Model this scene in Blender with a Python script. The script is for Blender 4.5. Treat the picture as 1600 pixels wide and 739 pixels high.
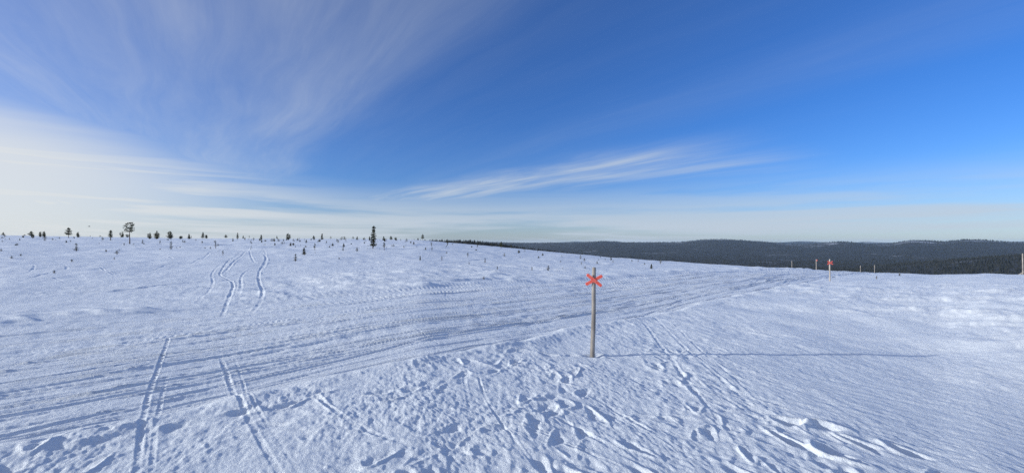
import bpy, math, random
import numpy as np
from mathutils import Vector, Matrix

sc = bpy.context.scene
for o in list(bpy.data.objects):
    bpy.data.objects.remove(o, do_unlink=True)
COL = sc.collection

# ------------------------------------------------------------------ camera
F = 680.0            # focal length in photo pixels (1600 wide)
EYE = 1.70
HY = 378.0           # photo row of eye level
cam_d = bpy.data.cameras.new('camera')
cam_d.sensor_width = 36.0
cam_d.lens = 36.0 * F / 1600.0
cam_d.clip_start = 0.05
cam_d.clip_end = 80000
cam = bpy.data.objects.new('camera', cam_d)
COL.objects.link(cam)
cam.location = (0, 0, EYE)
cam.rotation_euler = (math.radians(90) + math.atan((HY - 369.5) / F), 0, 0)
sc.camera = cam

# ------------------------------------------------------------------ sun and sky
SUN_EL = math.radians(14.0)
SUN_AZ = math.radians(-103.5)           # clockwise from +Y (straight ahead)
S = Vector((math.cos(SUN_EL) * math.sin(SUN_AZ), math.cos(SUN_EL) * math.cos(SUN_AZ), math.sin(SUN_EL)))
sun_d = bpy.data.lights.new('sun', 'SUN')
sun_d.energy = 4.6
sun_d.angle = math.radians(0.8)
sun_d.color = (0.98, 0.965, 0.905)
sun = bpy.data.objects.new('sun', sun_d)
COL.objects.link(sun)
sun.rotation_euler = S.to_track_quat('Z', 'Y').to_euler()
sun.location = S * 50

sc.view_settings.view_transform = 'Standard'
sc.view_settings.look = 'None'
sc.view_settings.exposure = 0.0
sc.view_settings.gamma = 1.0
sc.view_settings.use_curve_mapping = False
sc.render.engine = 'CYCLES'
sc.cycles.max_bounces = 6
sc.cycles.diffuse_bounces = 3
sc.cycles.volume_bounces = 1
sc.cycles.use_denoising = False
sc.cycles.use_adaptive_sampling = False
sc.cycles.sample_clamp_indirect = 4.0


class NT:
    """small helper to wire nodes"""
    def __init__(s, tree):
        s.t = tree
        tree.nodes.clear()

    def n(s, kind, **kw):
        nd = s.t.nodes.new(kind)
        for k, v in kw.items():
            setattr(nd, k, v)
        return nd

    def set(s, sock, v):
        if isinstance(v, bpy.types.NodeSocket):
            s.t.links.new(v, sock)
        elif v is not None:
            sock.default_value = v

    def m(s, op, a, b=None, c=None, clamp=False):
        nd = s.n('ShaderNodeMath', operation=op, use_clamp=clamp)
        for i, v in enumerate((a, b, c)):
            s.set(nd.inputs[i], v)
        return nd.outputs[0]

    def vm(s, op, a, b=None):
        nd = s.n('ShaderNodeVectorMath', operation=op)
        s.set(nd.inputs[0], a)
        if b is not None:
            s.set(nd.inputs[1], b)
        return nd.outputs[0]

    def xyz(s, x, y, z):
        nd = s.n('ShaderNodeCombineXYZ')
        for i, v in enumerate((x, y, z)):
            s.set(nd.inputs[i], v)
        return nd.outputs[0]

    def noise(s, vec, scale, detail=4, rough=0.5, dist=0.0):
        nd = s.n('ShaderNodeTexNoise')
        s.set(nd.inputs['Vector'], vec)
        nd.inputs['Scale'].default_value = scale
        nd.inputs['Detail'].default_value = detail
        nd.inputs['Roughness'].default_value = rough
        nd.inputs['Distortion'].default_value = dist
        return nd.outputs[0]

    def ramp(s, fac, stops, interp='LINEAR'):
        nd = s.n('ShaderNodeValToRGB')
        cr = nd.color_ramp
        cr.interpolation = interp
        while len(cr.elements) < len(stops):
            cr.elements.new(0.5)
        for e, (p, c) in zip(cr.elements, stops):
            e.position = p
            e.color = (c, c, c, 1) if isinstance(c, (int, float)) else (*c, 1)
        s.set(nd.inputs[0], fac)
        return nd.outputs[0]

    def rng(s, v, a, b, c=0.0, d=1.0, smooth=True):
        nd = s.n('ShaderNodeMapRange', interpolation_type='SMOOTHSTEP' if smooth else 'LINEAR')
        s.set(nd.inputs[0], v)
        for i, q in enumerate((a, b, c, d)):
            nd.inputs[i + 1].default_value = q
        return nd.outputs[0]

    def mix(s, fac, a, b):
        nd = s.n('ShaderNodeMix', data_type='RGBA')
        s.set(nd.inputs[0], fac)
        s.set(nd.inputs[6], (*a, 1) if isinstance(a, tuple) else a)
        s.set(nd.inputs[7], (*b, 1) if isinstance(b, tuple) else b)
        return nd.outputs[2]


world = bpy.data.worlds.new('World')
sc.world = world
world.use_nodes = True
w = NT(world.node_tree)
sky = w.n('ShaderNodeTexSky', sky_type='NISHITA')
sky.sun_disc = False
sky.sun_elevation = SUN_EL
sky.sun_rotation = SUN_AZ
sky.altitude = 350
sky.air_density = 1.0
sky.dust_density = 0.3
sky.ozone_density = 2.5
hs = w.n('ShaderNodeHueSaturation')
hs.inputs['Saturation'].default_value = 1.12
hs.inputs['Value'].default_value = 0.99
wbal = w.n('ShaderNodeMix', data_type='RGBA', blend_type='MULTIPLY')     # the phone's cool white balance
wbal.inputs[0].default_value = 1.0
w.set(wbal.inputs[6], sky.outputs[0])
wbal.inputs[7].default_value = (0.79, 0.99, 1.58, 1)
w.set(hs.inputs['Color'], wbal.outputs[2])
# cirrus on a level sheet high above: sheet coordinates = direction / height
tc = w.n('ShaderNodeTexCoord')
sep = w.n('ShaderNodeSeparateXYZ')
w.set(sep.inputs[0], tc.outputs['Generated'])
dx, dy, dz = sep.outputs
zz = w.m('MAXIMUM', w.m('ADD', dz, 0.015), 0.012)
A = math.radians(-36.0)                        # the streaks run towards this azimuth
ul = w.m('DIVIDE', w.m('ADD', w.m('MULTIPLY', dx, math.sin(A)), w.m('MULTIPLY', dy, math.cos(A))), zz)
vl = w.m('DIVIDE', w.m('ADD', w.m('MULTIPLY', dx, math.cos(A)), w.m('MULTIPLY', dy, -math.sin(A))), zz)
warp = w.noise(w.xyz(w.m('MULTIPLY', ul, 0.25), w.m('MULTIPLY', vl, 0.45), 3.0), 1.0, 3)
vw = w.m('ADD', vl, w.m('MULTIPLY', w.m('SUBTRACT', warp, 0.5), 0.9))
# density of the veils across the streak direction
vn = w.rng(vw, -8.0, 14.0, 0.0, 1.0, smooth=False)
vp = lambda v: (v + 8.0) / 22.0
band = w.ramp(vn, [(vp(-8), 0.85), (vp(-3.5), 0.9), (vp(-1.8), 0.62), (vp(-0.9), 0.42), (vp(0.3), 0.40),
                   (vp(0.7), 0.28), (vp(1.25), 0.08), (vp(2.1), 0.05), (vp(2.6), 0.085), (vp(3.3), 0.015),
                   (vp(5.5), 0.0), (vp(13.5), 0.05)], 'EASE')
# a single wisp lower down, which tapers off as it comes nearer
wv = w.m('ADD', w.m('ADD', vl, w.m('MULTIPLY', w.m('SUBTRACT', warp, 0.5), 1.3)), w.m('MULTIPLY', ul, 0.2))
wisp = w.m('MULTIPLY', w.m('MULTIPLY', w.rng(wv, 3.5, 4.8), w.rng(wv, 4.8, 7.4, 1.0, 0.0)), w.m('MULTIPLY', w.rng(ul, 1.5, 3.4), w.rng(ul, 5.5, 12.0, 1.0, 0.0)))
band = w.m('ADD', band, w.m('MULTIPLY', wisp, w.rng(w.noise(w.xyz(w.m('MULTIPLY', ul, 0.35), w.m('MULTIPLY', vw, 1.7), 4.0), 1.0, 5, 0.55, 0.3), 0.30, 0.68, 0.25, 0.95)))
# the far layer that closes up towards the horizon
hn = w.noise(w.xyz(w.m('MULTIPLY', w.m('ARCTAN2', dx, dy), 1.6), w.m('MULTIPLY', dz, 26.0), 1.7), 1.0, 5, 0.55, 0.3)
glow = w.m('ADD', w.m('MULTIPLY', dx, S.x), w.m('ADD', w.m('MULTIPLY', dy, S.y), w.m('MULTIPLY', dz, S.z)))
hz = w.m('ADD', dz, w.m('MULTIPLY', w.m('SUBTRACT', hn, 0.5), 0.05))
hz = w.m('SUBTRACT', hz, w.m('MULTIPLY', w.rng(glow, 0.1, 0.75), 0.125))          # the layer is thicker on the sunward side
layer = w.m('MULTIPLY', w.rng(hz, 0.155, 0.02), w.m('MAXIMUM', w.rng(hn, 0.36, 0.58, 0.22, 1.0), w.rng(glow, 0.1, 0.6, 0.0, 0.92)))
st1 = w.noise(w.xyz(w.m('MULTIPLY', ul, 0.30), w.m('MULTIPLY', vw, 1.6), 0.0), 1.0, 6, 0.6)
st2 = w.noise(w.xyz(w.m('MULTIPLY', ul, 0.10), w.m('MULTIPLY', vw, 0.42), 7.3), 1.0, 5, 0.55)
tex = w.m('MULTIPLY', w.rng(st1, 0.25, 0.78, 0.65, 1.2), w.rng(st2, 0.28, 0.68, 0.6, 1.25))
fib = w.noise(w.xyz(w.m('MULTIPLY', ul, 0.55), w.m('MULTIPLY', vw, 5.0), 2.0), 1.0, 6, 0.65, 0.6)      # fine fibres
tex = w.m('MULTIPLY', tex, w.rng(fib, 0.25, 0.75, 0.80, 1.18))
dens = w.m('MULTIPLY', band, tex)
# the wisp is short: it thins out along the streaks towards the viewer
cloud = w.m('MINIMUM', w.m('MAXIMUM', dens, w.m('MULTIPLY', layer, 0.94)), 0.92)
ccol = w.mix(w.rng(glow, -0.3, 0.9), (5.3, 6.1, 7.1), (8.0, 8.1, 7.9))   # thin cloud is brighter towards the sun
skyc = w.mix(cloud, hs.outputs[0], ccol)
bg = w.n('ShaderNodeBackground')
w.set(bg.inputs[0], skyc)
bg.inputs[1].default_value = 0.10
wo = w.n('ShaderNodeOutputWorld')
w.set(wo.inputs[0], bg.outputs[0])

# ------------------------------------------------------------------ noise in numpy
def perlin(x, y, seed=0):
    rs = np.random.RandomState(seed)
    perm = rs.permutation(512)
    ang = rs.rand(512) * 2 * np.pi
    gx, gy = np.cos(ang), np.sin(ang)
    xi = np.floor(x).astype(np.int64)
    yi = np.floor(y).astype(np.int64)
    xf, yf = x - xi, y - yi
    u = xf * xf * xf * (xf * (xf * 6 - 15) + 10)
    v = yf * yf * yf * (yf * (yf * 6 - 15) + 10)

    def g(ix, iy, fx, fy):
        h = perm[(perm[ix & 511] + iy) & 511]
        return gx[h] * fx + gy[h] * fy
    a = g(xi, yi, xf, yf)
    b = g(xi + 1, yi, xf - 1, yf)
    c = g(xi, yi + 1, xf, yf - 1)
    d = g(xi + 1, yi + 1, xf - 1, yf - 1)
    return 1.5 * ((a + u * (b - a)) + v * ((c + u * (d - c)) - (a + u * (b - a))))


def fbm(x, y, octs, seed=0, gain=0.5):
    t = 0
    a = 1.0
    for i in range(octs):
        t = t + a * perlin(x * 2 ** i + 17.3 * i, y * 2 ** i - 9.1 * i, seed + i)
        a *= gain
    return t


def sstep(a, b, x):
    t = np.clip((x - a) / (b - a), 0, 1)
    return t * t * (3 - 2 * t)


# ------------------------------------------------------------------ the lie of the land
PXT = np.arange(-700, 2301, 10.0)


def table(pts, blur=5):
    p = np.array(pts, float)
    v = np.interp(PXT, p[:, 0], p[:, 1])
    k = np.exp(-np.linspace(-2, 2, 2 * blur + 1) ** 2)
    k /= k.sum()
    return np.convolve(np.pad(v, blur, mode='edge'), k, mode='valid')


CREST_Y = table([(-700, 364), (0, 368), (150, 370.5), (300, 373), (480, 373.5), (600, 374), (660, 375.5), (700, 379.5), (760, 384.5),
                 (830, 391), (950, 402.5), (1080, 412), (1200, 419), (1300, 424), (1380, 427), (1460, 429.5), (1540, 428), (1600, 430), (1750, 436), (2300, 440)], 3)
CREST_R = table([(-700, 170), (0, 165), (300, 155), (600, 140), (700, 122), (800, 104), (950, 80), (1100, 62), (1200, 54), (1300, 50),
                 (1450, 47), (1540, 44), (1600, 42), (2300, 38)], 6)


def px_of(th):
    t = np.clip(th, -1.2, 1.2)
    return 800 + F * np.tan(t)


def base(x, y):
    """height of the snow hill (camera stands at the origin at height 0)"""
    r = np.hypot(x, y) + 1e-6
    th = np.arctan2(x, y)
    px = np.clip(px_of(th), -700, 2300)
    cy = np.interp(px, PXT, CREST_Y)
    rs_ = np.interp(px, PXT, CREST_R)
    ct = np.maximum(np.cos(np.clip(th, -1.2, 1.2)), 0.36)
    elev = (HY - cy) / F * ct
    k = EYE / rs_ ** 2
    s = elev + 2 * EYE / rs_
    rl = (s + 0.14) / (2 * k)                # below this slope the hillside runs straight
    rl = np.minimum(rl, rs_ * 2.6)
    q = np.minimum(r, rl)
    z = s * q - k * q * q + (r - q) * (s - 2 * k * rl)
    z = z - 0.85 * np.exp(-((x - 8.0) / 4.0) ** 2 - ((y - 2.5) / 3.2) ** 2)
    # the near ground on the right sags away from the trail before it climbs to the edge
    z = z - 0.46 * np.exp(-((x - 9.0) / 4.6) ** 2 - ((y - 6.5) / 6.0) ** 2)
    return z


def ray(px, py):
    """first meeting of a sight line with the hill"""
    X = (px - 800) / F
    Zr = (HY - py) / F
    d = np.exp(np.linspace(math.log(1.5), math.log(230), 6000))
    z = EYE + Zr * d
    hit = np.nonzero(z <= base(X * d, d))[0]
    if len(hit) == 0:
        return None
    d0 = d[hit[0]]
    return float(X * d0), float(d0)


# fine polar sheet: dense where the photograph looks, coarse elsewhere
th_f = np.arctan(np.linspace(-850, 850, 1330) / F)
th_c = np.concatenate([np.linspace(th_f[-1], 2 * np.pi + th_f[0], 70)[1:-1]])
TH = np.concatenate([th_f, th_c])
NT_F = len(th_f)
v_ = np.linspace((1 / 2.6) ** 0.55, (1 / 300.0) ** 0.55, 700)
R = v_ ** (-1 / 0.55)
R = np.concatenate([[0.02, 0.7, 1.4, 2.0], R])
RR, TT = np.meshgrid(R, TH, indexing='ij')
X = RR * np.sin(TT)
Y = RR * np.cos(TT)
Z = base(X, Y)
Z[0, :] = 0

# low swells and wind forms
def band_rows(r0, r1):
    i0, i1 = np.searchsorted(R, [r0, r1])
    return slice(i0, i1)


Z += 0.10 * sstep(5, 25, RR) * fbm(X / 11, Y / 11, 2, 3) * (1 - sstep(120, 160, RR) * 0.5)
q_ = band_rows(2.5, 60)
Z[q_] += 0.030 * fbm(X[q_] / 3.1, Y[q_] / 3.6, 2, 8) * sstep(2.5, 8, RR[q_]) * (1 - sstep(40, 60, RR[q_]))

# the trail: a broad band ridden by snowmobiles, running from near left to far right
SQ = math.sqrt(0.5)
s_t = (X + Y) * SQ
u_t = (Y - X) * SQ
u_t = u_t + 0.001 * (np.clip(s_t, -20, 70) - 4) ** 2 * np.sign(s_t - 4)
U0, U1 = 4.95, 11.3
un = fbm(s_t / 3.0, u_t / 3.0, 2, 21) * 0.25
trail = sstep(U0 - 0.15, U0 + 0.25, u_t + un) * (1 - sstep(U1 - 0.4, U1 + 0.5, u_t + un * 1.5))
near = 1 - sstep(U0 - 0.2, U0 + 0.1, u_t + un)            # the side towards the camera
xe = 3.0 + 0.5 * fbm(Y / 1.3, X / 4, 2, 31)
tramp = near * (1 - sstep(-0.5, 0.5, X - xe)) * (1 - sstep(11, 14, RR))
smooth_r = near * sstep(-0.3, 0.5, X - xe)                # untrodden slope on the right
farside = 1 - np.clip(trail + near, 0, 1)
INV = np.abs(TT) < 1.0                                    # the sector worth the detail


def on(mask, rmax=1e9):
    return np.nonzero((mask > 0.002) & INV & (RR < rmax) & (RR > 2.3))


# untrodden crust: long fine wind ribs
k = on(smooth_r, 60)
x, y, r, m = X[k], Y[k], RR[k], smooth_r[k]
ca, sa = math.cos(-0.5), math.sin(-0.5)
rib = fbm((x * ca + y * sa) / 0.42, (-x * sa + y * ca) / 0.11, 3, 41, 0.55)
Z[k] += m * (0.0072 * rib * (1 - sstep(12, 24, r)) + 0.05 * sstep(6, 11, r) * fbm(x / 2.6, y / 1.5, 3, 44) * (1 - sstep(40, 60, r) * .7))
dr = sstep(8.0, 10.5, x) * (1 - sstep(17, 22, y)) * (1 - sstep(20, 30, r))
Z[k] += m * dr * (0.075 * np.maximum(fbm(x / 1.5, y / 0.8, 4, 46, 0.58), -0.15) + 0.05 * np.abs(fbm(x / 2.5, y / 2.2, 2, 49)))
# far side: crust with lumps and drift lips
k = on(farside, 80)
x, y, r, m = X[k], Y[k], RR[k], farside[k]
lump = np.maximum(fbm(x / 1.7, y / 0.7, 3, 51, 0.6), -0.2)
Z[k] += m * 0.075 * lump * sstep(0.0, 0.5, fbm(x / 9, y / 7, 2, 54) + 0.60 - (u_t[k] - U1) / 10) * (1 - sstep(50, 80, r))
k = on(farside, 200)
x, y, r, m = X[k], Y[k], RR[k], farside[k]
Z[k] += m * 0.09 * sstep(15, 40, r) * np.abs(fbm(x / 5, y / 3.0, 3, 58)) * (1 - sstep(150, 200, r))
# trodden side: broken crust, lumps and clods
k = on(tramp)
x, y, m = X[k], Y[k], tramp[k]
b1 = fbm(x / 0.75, y / 0.75, 3, 61, 0.55)
b2 = 1 - np.abs(fbm(x / 0.36, y / 0.42, 3, 64, 0.5)) * 1.6
b3 = fbm(x / 0.13, y / 0.13, 2, 67, 0.6)
pt = sstep(-0.5, 0.5, fbm(x / 1.7, y / 1.7, 2, 69) + 0.15)
Z[k] += m * (0.013 * b1 + 0.005 * np.clip(b2, -0.5, 1) * (0.2 + pt) + 0.0055 * b3 * (0.3 + pt))
# grain of the crust at every distance
gw = 0.42 * trail + 1.1 * tramp + 0.8 * smooth_r + 0.75 * farside
for (lx, ly, am, f0, f1, f2, f3, sd) in ((.055, .085, .0042, 0, .1, 8, 13, 131), (.17, .28, .0095, 3, 8, 18, 30, 134),
                                         (.9, 1.0, .026, 10, 17, 45, 75, 137), (3.2, 4.0, .07, 30, 45, 150, 220, 140)):
    q_ = (band_rows(max(f0, 2.3), f3), slice(0, NT_F))
    x, y, r = X[q_], Y[q_], RR[q_]
    Z[q_] += gw[q_] * am * fbm(x / lx + 0.3 * y / ly, y / ly, 2, sd, 0.6) * sstep(f0, f1, r) * (1 - sstep(f2, f3, r)) * (
        0.45 + 0.75 * sstep(-.4, .4, perlin(x / (lx * 14), y / (ly * 14), sd + 7)))
# lip along the near edge of the trail
Z += 0.035 * np.exp(-((u_t + un - U0 + 0.1) / 0.22) ** 2) * (0.5 + 0.8 * sstep(-0.4, 0.5, perlin(s_t / 0.9, u_t, 71))) * (1 - sstep(18, 30, s_t))
Z -= 0.05 * trail
# inside the trail: passes of snowmobiles, one over the other
rng = np.random.RandomState(5)
k = on(trail, 120)
st, ut, rt = s_t[k], u_t[k], RR[k]
W = 0.008 * fbm(st / 4.5, ut / 0.22, 3, 73, 0.6) + 0.0050 * fbm(st / 0.7, ut / 0.05, 2, 76, 0.6) * (1 - sstep(10, 18, rt))
W += 0.013 * fbm(st / 5.5, ut / 0.15, 2, 86, 0.6) * sstep(6, 14, rt) * (1 - sstep(24, 40, rt))
W += 0.040 * fbm(st / 14.0, ut / 0.40, 2, 88, 0.6) * sstep(16, 28, rt)
fade = 1 - sstep(16, 30, rt)
fw = 1 + 0.8 * sstep(12, 30, rt)
n0 = 0.006 * perlin(st / 0.3, ut / 0.2, 79)
for ip in range(30):
    uo, wl, ph, am = rng.uniform(U0 + 0.3, U1 - 0.3), rng.uniform(8, 26), rng.uniform(0, 6.28), rng.uniform(0.06, 0.30)
    du = ut - (uo + am * np.sin(st / wl * 6.283 + ph))
    ad = np.abs(du)
    belt = 1 - sstep(0.17, 0.23, ad)
    lug = np.mod((st + 0.35 * ad) / 0.095, 1.0)
    sq = np.linspace(-40, 140, 4000)
    gate = np.interp(st, sq, 0.25 + 0.75 * sstep(-0.2, 0.4, perlin(sq / 1.3 + ph * 9, sq * 0 + ph, 80)))
    lug = (sstep(0.0, 0.35, lug) * (1 - sstep(0.45, 1.0, lug)) - 0.5) * gate
    wet = rng.uniform(0.0, 1.0) ** 1.8
    prof = -0.007 + 0.008 * wet * lug * fade + n0
    if ip % 4 == 0:
        W = W * (1 - belt) + belt * (prof + 0.5 * W)
    for sk in (-0.52, 0.52):
        e = np.abs(du - sk - np.interp(st, sq, 0.06 * perlin(sq / 3.0 + ph * 5, sq * 0 + sk, 83)))
        o_ = np.interp(st, sq, 0.55 + 0.45 * sstep(-0.25, 0.15, perlin(sq / 3.5 + ph * 3, sq * 0 + sk, 84)))
        W += o_ * fw * (-0.013 * np.exp(-(e / (0.018 * fw)) ** 2) + 0.010 * np.exp(-((e - 0.045 * fw) / (0.02 * fw)) ** 2))
    if ip % 4 == 0:
        W += 0.005 * np.exp(-((ad - 0.26) / 0.03) ** 2)
Z[k] += trail[k] * W * 1.15


def window(cx, cy, rad):
    """grid block around a ground point"""
    r = math.hypot(cx, cy)
    t = math.atan2(cx, cy)
    i0, i1 = np.searchsorted(R, [r - rad, r + rad])
    dt = rad / max(r, 0.5)
    j0, j1 = np.searchsorted(th_f, [t - dt, t + dt])
    return slice(max(i0 - 1, 1), i1 + 1), slice(j0, j1)


def dent(cx, cy, L, Wd, ang, depth, rim, sharp=3.0):
    sl = window(cx, cy, max(L, Wd) * 2.2)
    x, y = X[sl] - cx, Y[sl] - cy
    if x.size == 0:
        return
    c, s = math.cos(ang), math.sin(ang)
    p, q = (x * c + y * s) / L, (-x * s + y * c) / Wd
    d = np.sqrt(p * p + q * q) * (1 + 0.18 * np.sin(np.arctan2(q, p) * 3 + cx * 7))
    Z[sl] += -0.22 * depth * (1 - sstep(0.25, 1.05, d)) + 0.40 * rim * np.exp(-((d - 1.22) / 0.2) ** 2) * (0.6 + 0.6 * np.sin(np.arctan2(q, p) + cy * 5))


def groove(pts, width=0.08, depth=0.04, rim=0.02, tread=0.0, jag=0.0):
    P = [ray(*p) for p in pts]
    P = np.array([p for p in P if p is not None])
    # smooth the line
    for _ in range(2):
        if len(P) > 2:
            Q = [P[0]]
            for a, b in zip(P[:-1], P[1:]):
                Q += [0.75 * a + 0.25 * b, 0.25 * a + 0.75 * b]
            Q.append(P[-1])
            P = np.array(Q)
    sacc = 0
    best = {}
    m = 6 * width + 0.3
    rmin, rmax = np.hypot(P[:, 0], P[:, 1]).min() - m, np.hypot(P[:, 0], P[:, 1]).max() + m
    tmin = np.arctan2(P[:, 0], P[:, 1]).min() - m / max(rmin, 1)
    tmax = np.arctan2(P[:, 0], P[:, 1]).max() + m / max(rmin, 1)
    i0, i1 = np.searchsorted(R, [rmin, rmax])
    j0, j1 = np.searchsorted(th_f, [tmin, tmax])
    sl = (slice(max(i0 - 1, 1), i1 + 1), slice(j0, j1))
    x, y = X[sl], Y[sl]
    D = np.full(x.shape, 1e9)
    SS = np.zeros(x.shape)
    for a, b in zip(P[:-1], P[1:]):
        ab = b - a
        ll = max(np.hypot(*ab), 1e-6)
        t = np.clip(((x - a[0]) * ab[0] + (y - a[1]) * ab[1]) / ll ** 2, 0, 1)
        d = np.hypot(x - a[0] - t * ab[0], y - a[1] - t * ab[1])
        c = d < D
        D = np.where(c, d, D)
        SS = np.where(c, sacc + t * ll, SS)
        sacc += ll
    fe = 4.0 if np.hypot(P[:, 0], P[:, 1]).mean() > 14 else 1.7      # lines fade in and out
    fe = min(fe, 0.5 * sacc)
    ends = sstep(0, 0.5 * fe, SS) * (0.25 + 0.75 * sstep(0, fe, sacc - SS))
    ends = ends * sstep(0, 0.15, sacc - SS)
    ww = width * (0.30 if np.hypot(P[:, 0], P[:, 1]).mean() > 14 else 0.30) * (1 + jag * np.sin(SS * 9.0) * 0.3)
    br = 0.45 + 0.55 * sstep(-0.35, 0.3, perlin(SS / 0.7, SS * 0, int(pts[0][0]) % 97)) if jag >= 0 else 1
    far_ = np.hypot(P[:, 0], P[:, 1]).mean() > 14
    depth, rim = (depth * 0.17, rim * 0.24) if far_ else (depth * 0.125, rim * 0.17)
    h = -depth * np.exp(-(D / ww) ** 4) + rim * np.exp(-((D - 1.6 * ww) / (0.5 * ww)) ** 2) * (0.6 + 0.6 * perlin(x / 0.25, y / 0.25, 5))
    if tread:
        h += tread * np.sin(SS / 0.09 * 6.283) * np.exp(-(D / ww) ** 4)
    Z[sl] += ends * br * h


# single ski and snowmobile lines that cross the open snow
groove([(268, 515), (252, 560), (236, 600), (226, 650), (217, 739), (212, 800)], 0.065, 0.06, 0.03)
groove([(264, 575), (255, 610), (246, 660), (240, 739), (238, 800)], 0.05, 0.035, 0.015)
groove([(343, 540), (352, 565), (366, 605), (384, 640), (405, 680), (440, 739), (470, 790)], 0.07, 0.055, 0.03)
groove([(366, 545), (378, 580), (392, 622), (412, 650), (440, 690), (470, 739)], 0.045, 0.03, 0.015)
groove([(486, 608), (520, 640), (560, 664), (610, 685), (660, 696)], 0.07, 0.04, 0.05)
groove([(745, 575), (752, 605), (772, 645), (800, 680), (835, 725), (850, 745)], 0.045, 0.05, 0.025)
groove([(722, 570), (732, 625), (742, 660)], 0.06, 0.03, 0.02)
groove([(780, 655), (845, 672), (905, 700), (955, 722), (1000, 745)], 0.05, 0.035, 0.03)
groove([(850, 640), (905, 668), (960, 700), (1010, 739)], 0.08, 0.05, 0.04)
groove([(900, 600), (960, 640), (1030, 680), (1100, 730)], 0.07, 0.045, 0.035)
groove([(1018, 492), (1060, 535), (1105, 575), (1160, 620), (1230, 680)], 0.09, 0.05, 0.03)
groove([(1000, 498), (1036, 545), (1075, 600), (1130, 660), (1190, 739)], 0.09, 0.06, 0.035)
groove([(1045, 500), (1090, 545), (1140, 585), (1210, 645)], 0.07, 0.04, 0.03)
groove([(1075, 545), (1130, 590), (1180, 625)], 0.06, 0.035, 0.02)
groove([(790, 585), (800, 565), (830, 545), (860, 540)], 0.05, 0.03, 0.015)
groove([(465, 612), (500, 592), (530, 580)], 0.05, 0.03, 0.02)
groove([(520, 513), (570, 520), (620, 532)], 0.05, 0.02, 0.02)
groove([(646, 505), (665, 520), (690, 533)], 0.09, 0.03, 0.05)
# looping lines on the slope to the left
T = 0.11
groove([(440, 376), (425, 383), (395, 387), (385, 388), (372, 398), (356, 410), (345, 423), (343, 430), (360, 436), (366, 446), (362, 458), (352, 478), (347, 492)], T, 0.10, 0.07)
groove([(392, 386), (378, 400), (364, 412), (352, 424), (346, 428)], 0.16, 0.09, 0.10)
groove([(352, 412), (338, 418), (330, 428), (334, 440), (331, 450), (322, 460), (308, 472)], 0.11, 0.06, 0.03)
groove([(440, 377), (430, 384), (412, 392), (398, 396)], 0.15, 0.09, 0.08)
groove([(390, 393), (393, 404), (398, 412), (408, 414)], 0.15, 0.10, 0.08)
groove([(412, 390), (416, 398), (414, 410), (406, 420), (404, 432), (406, 442), (411, 454), (411, 462), (402, 476), (393, 486)], 0.13, 0.09, 0.06)
groove([(394, 418), (380, 426), (376, 436), (378, 448), (374, 460), (370, 466)], 0.12, 0.07, 0.05)
groove([(410, 396), (418, 404), (412, 418), (400, 424), (390, 420)], 0.18, 0.08, 0.10)
groove([(350, 388), (332, 394), (318, 404), (298, 415)], 0.18, 0.11, 0.05)
groove([(30, 440), (60, 432), (90, 424), (108, 421), (100, 416)], 0.14, 0.10, 0.05)
groove([(70, 431), (90, 436), (104, 443)], 0.10, 0.04, 0.06)
groove([(45, 426), (56, 420), (52, 417)], 0.12, 0.06, 0.04)
groove([(130, 414), (150, 416), (160, 420), (170, 426), (198, 437)], 0.10, 0.04, 0.07)
groove([(228, 425), (245, 420), (262, 415), (282, 412)], 0.14, 0.08, 0.04)
groove([(255, 398), (268, 402), (272, 406)], 0.2, 0.05, 0.12)
groove([(583, 395), (610, 399), (640, 401), (668, 402)], 0.25, 0.04, 0.12)
groove([(560, 410), (590, 406), (600, 409), (620, 414)], 0.25, 0.07, 0.12)
groove([(-60, 452), (120, 450), (300, 449), (430, 446), (560, 443), (700, 441), (860, 433)], 0.55, 0.26, 0.10)
groove([(-60, 459), (80, 457), (190, 455), (300, 446)], 0.5, 0.24, 0.10)
groove([(130, 462), (200, 452), (300, 440), (420, 432), (560, 424)], 0.4, 0.18, 0.08)
groove([(-60, 440), (60, 441), (130, 440), (420, 435)], 0.15, 0.05, 0.03)
groove([(520, 422), (620, 413), (700, 409), (800, 402)], 0.4, 0.20, 0.08)
groove([(690, 452), (722, 446), (730, 440), (722, 438)], 0.1, 0.05, 0.05)
groove([(696, 462), (698, 450)], 0.08, 0.03, 0.03)
groove([(-60, 478), (60, 474), (170, 468), (260, 462)], 0.14, 0.05, 0.03)
groove([(480, 470), (560, 462), (640, 456), (740, 448)], 0.14, 0.05, 0.03)
# deeper ruts that bound the trail
groove([(-60, 548), (120, 528), (300, 512), (480, 500), (640, 490), (800, 478)], 0.08, 0.05, 0.05)
groove([(-40, 606), (120, 582), (260, 562), (400, 545)], 0.10, 0.05, 0.03)
groove([(950, 489), (1040, 478), (1120, 466), (1180, 453), (1215, 441), (1240, 431)], 0.09, 0.06, 0.05)
groove([(1080, 488), (1150, 470), (1200, 453), (1232, 438)], 0.08, 0.05, 0.04)

# footprints: three walkers' lines plus the milling around the post
def walk(pts, step=0.34, off=0.10, depth=0.07, L=0.15, Wd=0.062, jit=0.05):
    P = np.array([ray(*p) for p in pts])
    d = np.concatenate([[0], np.cumsum(np.hypot(*np.diff(P, axis=0).T))])
    n = int(d[-1] / step)
    for i in range(n):
        t = i * step
        cx, cy = np.interp(t, d, P[:, 0]), np.interp(t, d, P[:, 1])
        nx, ny = np.interp(t + .1, d, P[:, 0]), np.interp(t + .1, d, P[:, 1])
        ang = math.atan2(ny - cy, nx - cx)
        sgn = 1 if i % 2 else -1
        dent(cx - sgn * off * math.sin(ang) + rng.normal(0, jit), cy + sgn * off * math.cos(ang) + rng.normal(0, jit), L * rng.uniform(.85, 1.15),
             Wd * rng.uniform(.85, 1.2), ang + rng.normal(0, .15), depth * rng.uniform(.5, 1.2), (0.022 if depth < .2 else 0.06) * rng.uniform(.4, 1.6))


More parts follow.
